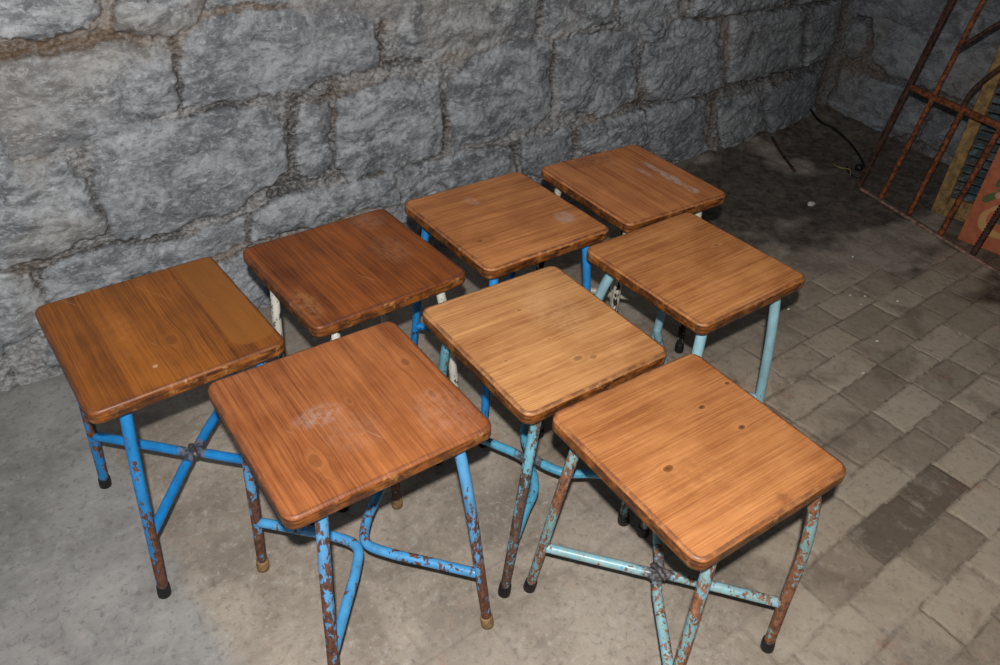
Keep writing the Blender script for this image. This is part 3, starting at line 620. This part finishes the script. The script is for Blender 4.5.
# painted board
s = NT('painted_red_board'); p = s.obj(); X, Y, Z = s.sep(p); n = s.noise(p, 22, 5, .65)
c = s.mix(s.ramp(n, .3, .7), lin((158, 80, 50)), lin((186, 106, 70)))
c = s.mix(s.math('MULTIPLY', s.ramp(n, .62, .7), .6), c, lin((110, 62, 46)))
def blob(c, cx, cy, rx, ry, ang, col, amt=.9):
    dx, dy = s.math('SUBTRACT', X, cx), s.math('SUBTRACT', Y, cy); ca, sa = math.cos(ang), math.sin(ang)
    a = s.math('ADD', s.math('MULTIPLY', dx, ca/rx), s.math('MULTIPLY', dy, sa/rx)); b = s.math('ADD', s.math('MULTIPLY', dx, -sa/ry), s.math('MULTIPLY', dy, ca/ry))
    r = s.math('ADD', s.math('MULTIPLY', a, a), s.math('MULTIPLY', b, b)); r = s.math('ADD', r, s.math('MULTIPLY', s.math('SUBTRACT', n, .5), .5))
    return s.mix(s.math('MULTIPLY', s.ramp(r, 1.05, .9), amt), c, lin(col))
c = blob(c, .125, .115, .088, .062, .3, (196, 160, 96), .7); c = blob(c, .13, .122, .07, .046, .3, (178, 98, 64), 1)
for q in ((.045, .180, .030, .014, .8, (70, 96, 50)), (.058, .245, .026, .013, 1.2, (62, 92, 48)), (.085, .215, .03, .013, .2, (84, 112, 58)), (.07, .195, .013, .012, 0, (206, 140, 120)),
          (.12, .125, .03, .024, .3, (52, 84, 84)), (.15, .2, .03, .015, -.5, (66, 92, 50)), (.18, .16, .02, .02, 0, (206, 160, 104)), (.23, .25, .03, .02, .4, (70, 96, 52)), (.26, .2, .022, .022, 0, (200, 130, 110))): c = blob(c, *q)
red_mat = s.done(c, .7, s.bump(n, .3, .001))
rb = leaning('painted_board', 2.972, 1.005, -.079, .9969, math.radians(10), math.radians(4.5))
tag(rb, 'red painted wooden board with a floral design, propped beside the blue shutter', 'board')
mesh_obj('panel', *boxvf(0, .42, 0, .78, -.02, 0, .002), red_mat, rb, False)
mesh_obj('batten', *boxvf(.04, .38, .12, .17, -.036, -.0205, .002), tan, rb, False)

# ---------------------------------------------------------------- small things on the floor
cable = plain('black_cable', (20, 20, 22), .5, .2)
o = mesh_obj('cable', *tube(catmull([(3.41, -.03, .10), (3.36, -.12, .085), (3.36, -.2, .075), (3.34, -.3, .05), (3.30, -.38, .03), (3.25, -.44, .018), (3.19, -.5, .010), (3.14, -.51, .009), (3.12, -.46, .010), (3.17, -.41, .012)], 8), .0045, 8), cable)
tag(o, 'thin black cable curling over the rubble in the far corner', 'cable')
o = mesh_obj('iron_rod', *tube(catmull([(3.08, -.07, .045), (3.02, -.17, .022), (2.93, -.31, .010)], 6), .006, 8), rust_dark)
tag(o, 'short dark rod lying by the wall near the corner', 'rod')
def lump(name, x, y, r, mat, seed, sq=(1, 1, .6), z=0.0):
    rng = random.Random(seed); V = []; F = []; nu, nv = 12, 7
    for j in range(nv+1):
        th = math.pi*j/nv
        for i in range(nu):
            ph = 2*math.pi*i/nu; k = r*(1+rng.uniform(-.18, .18))
            V.append((x+k*sq[0]*math.sin(th)*math.cos(ph), y+k*sq[1]*math.sin(th)*math.sin(ph), z+r*sq[2]+k*sq[2]*.95*math.cos(th)))
    for j in range(nv):
        for i in range(nu): F.append((j*nu+i, (j+1)*nu+i, (j+1)*nu+(i+1) % nu, j*nu+(i+1) % nu))
    return mesh_obj(name, V, F, mat, None, False)
chalk = plain('white_plaster', (214, 212, 206), .8, .15)
o = lump('plaster_lump', 2.72, -.536, .013, chalk, 4, (1.5, 1, .7), .001); tag(o, 'white lump of plaster on the damp floor before the corner', 'rubble')
o = lump('black_plug', 3.185, -.455, .018, cable, 9, (1.1, 1, .8), .008); tag(o, 'small black plug beside the foot of the grille', 'plug')
leafm = plain('dry_straw', (146, 132, 84), .8, .2)
o = mesh_obj('straw_wisp', *tube(catmull([(3.13, -.36, .016), (3.11, -.41, .022), (3.14, -.44, .018), (3.10, -.47, .014)], 5), .003, 6), leafm); tag(o, 'dry yellowish wisp on the dirt in the corner', 'straw')
for i, (x_, v_) in enumerate([(2.266, .997), (2.304, 1.028), (2.368, 1.106), (2.249, 1.047), (2.107, 1.188), (2.02, .93), (1.93, 1.25), (2.5, .86)]):
    o = lump('plaster_chip', x_, -v_, .0042 if i != 3 else .003, chalk, 20+i, (1.2, 1, .6), .001)
    tag(o, 'tiny white chip on the paving right of the stools', 'chip', 'white chips scattered on the paving')
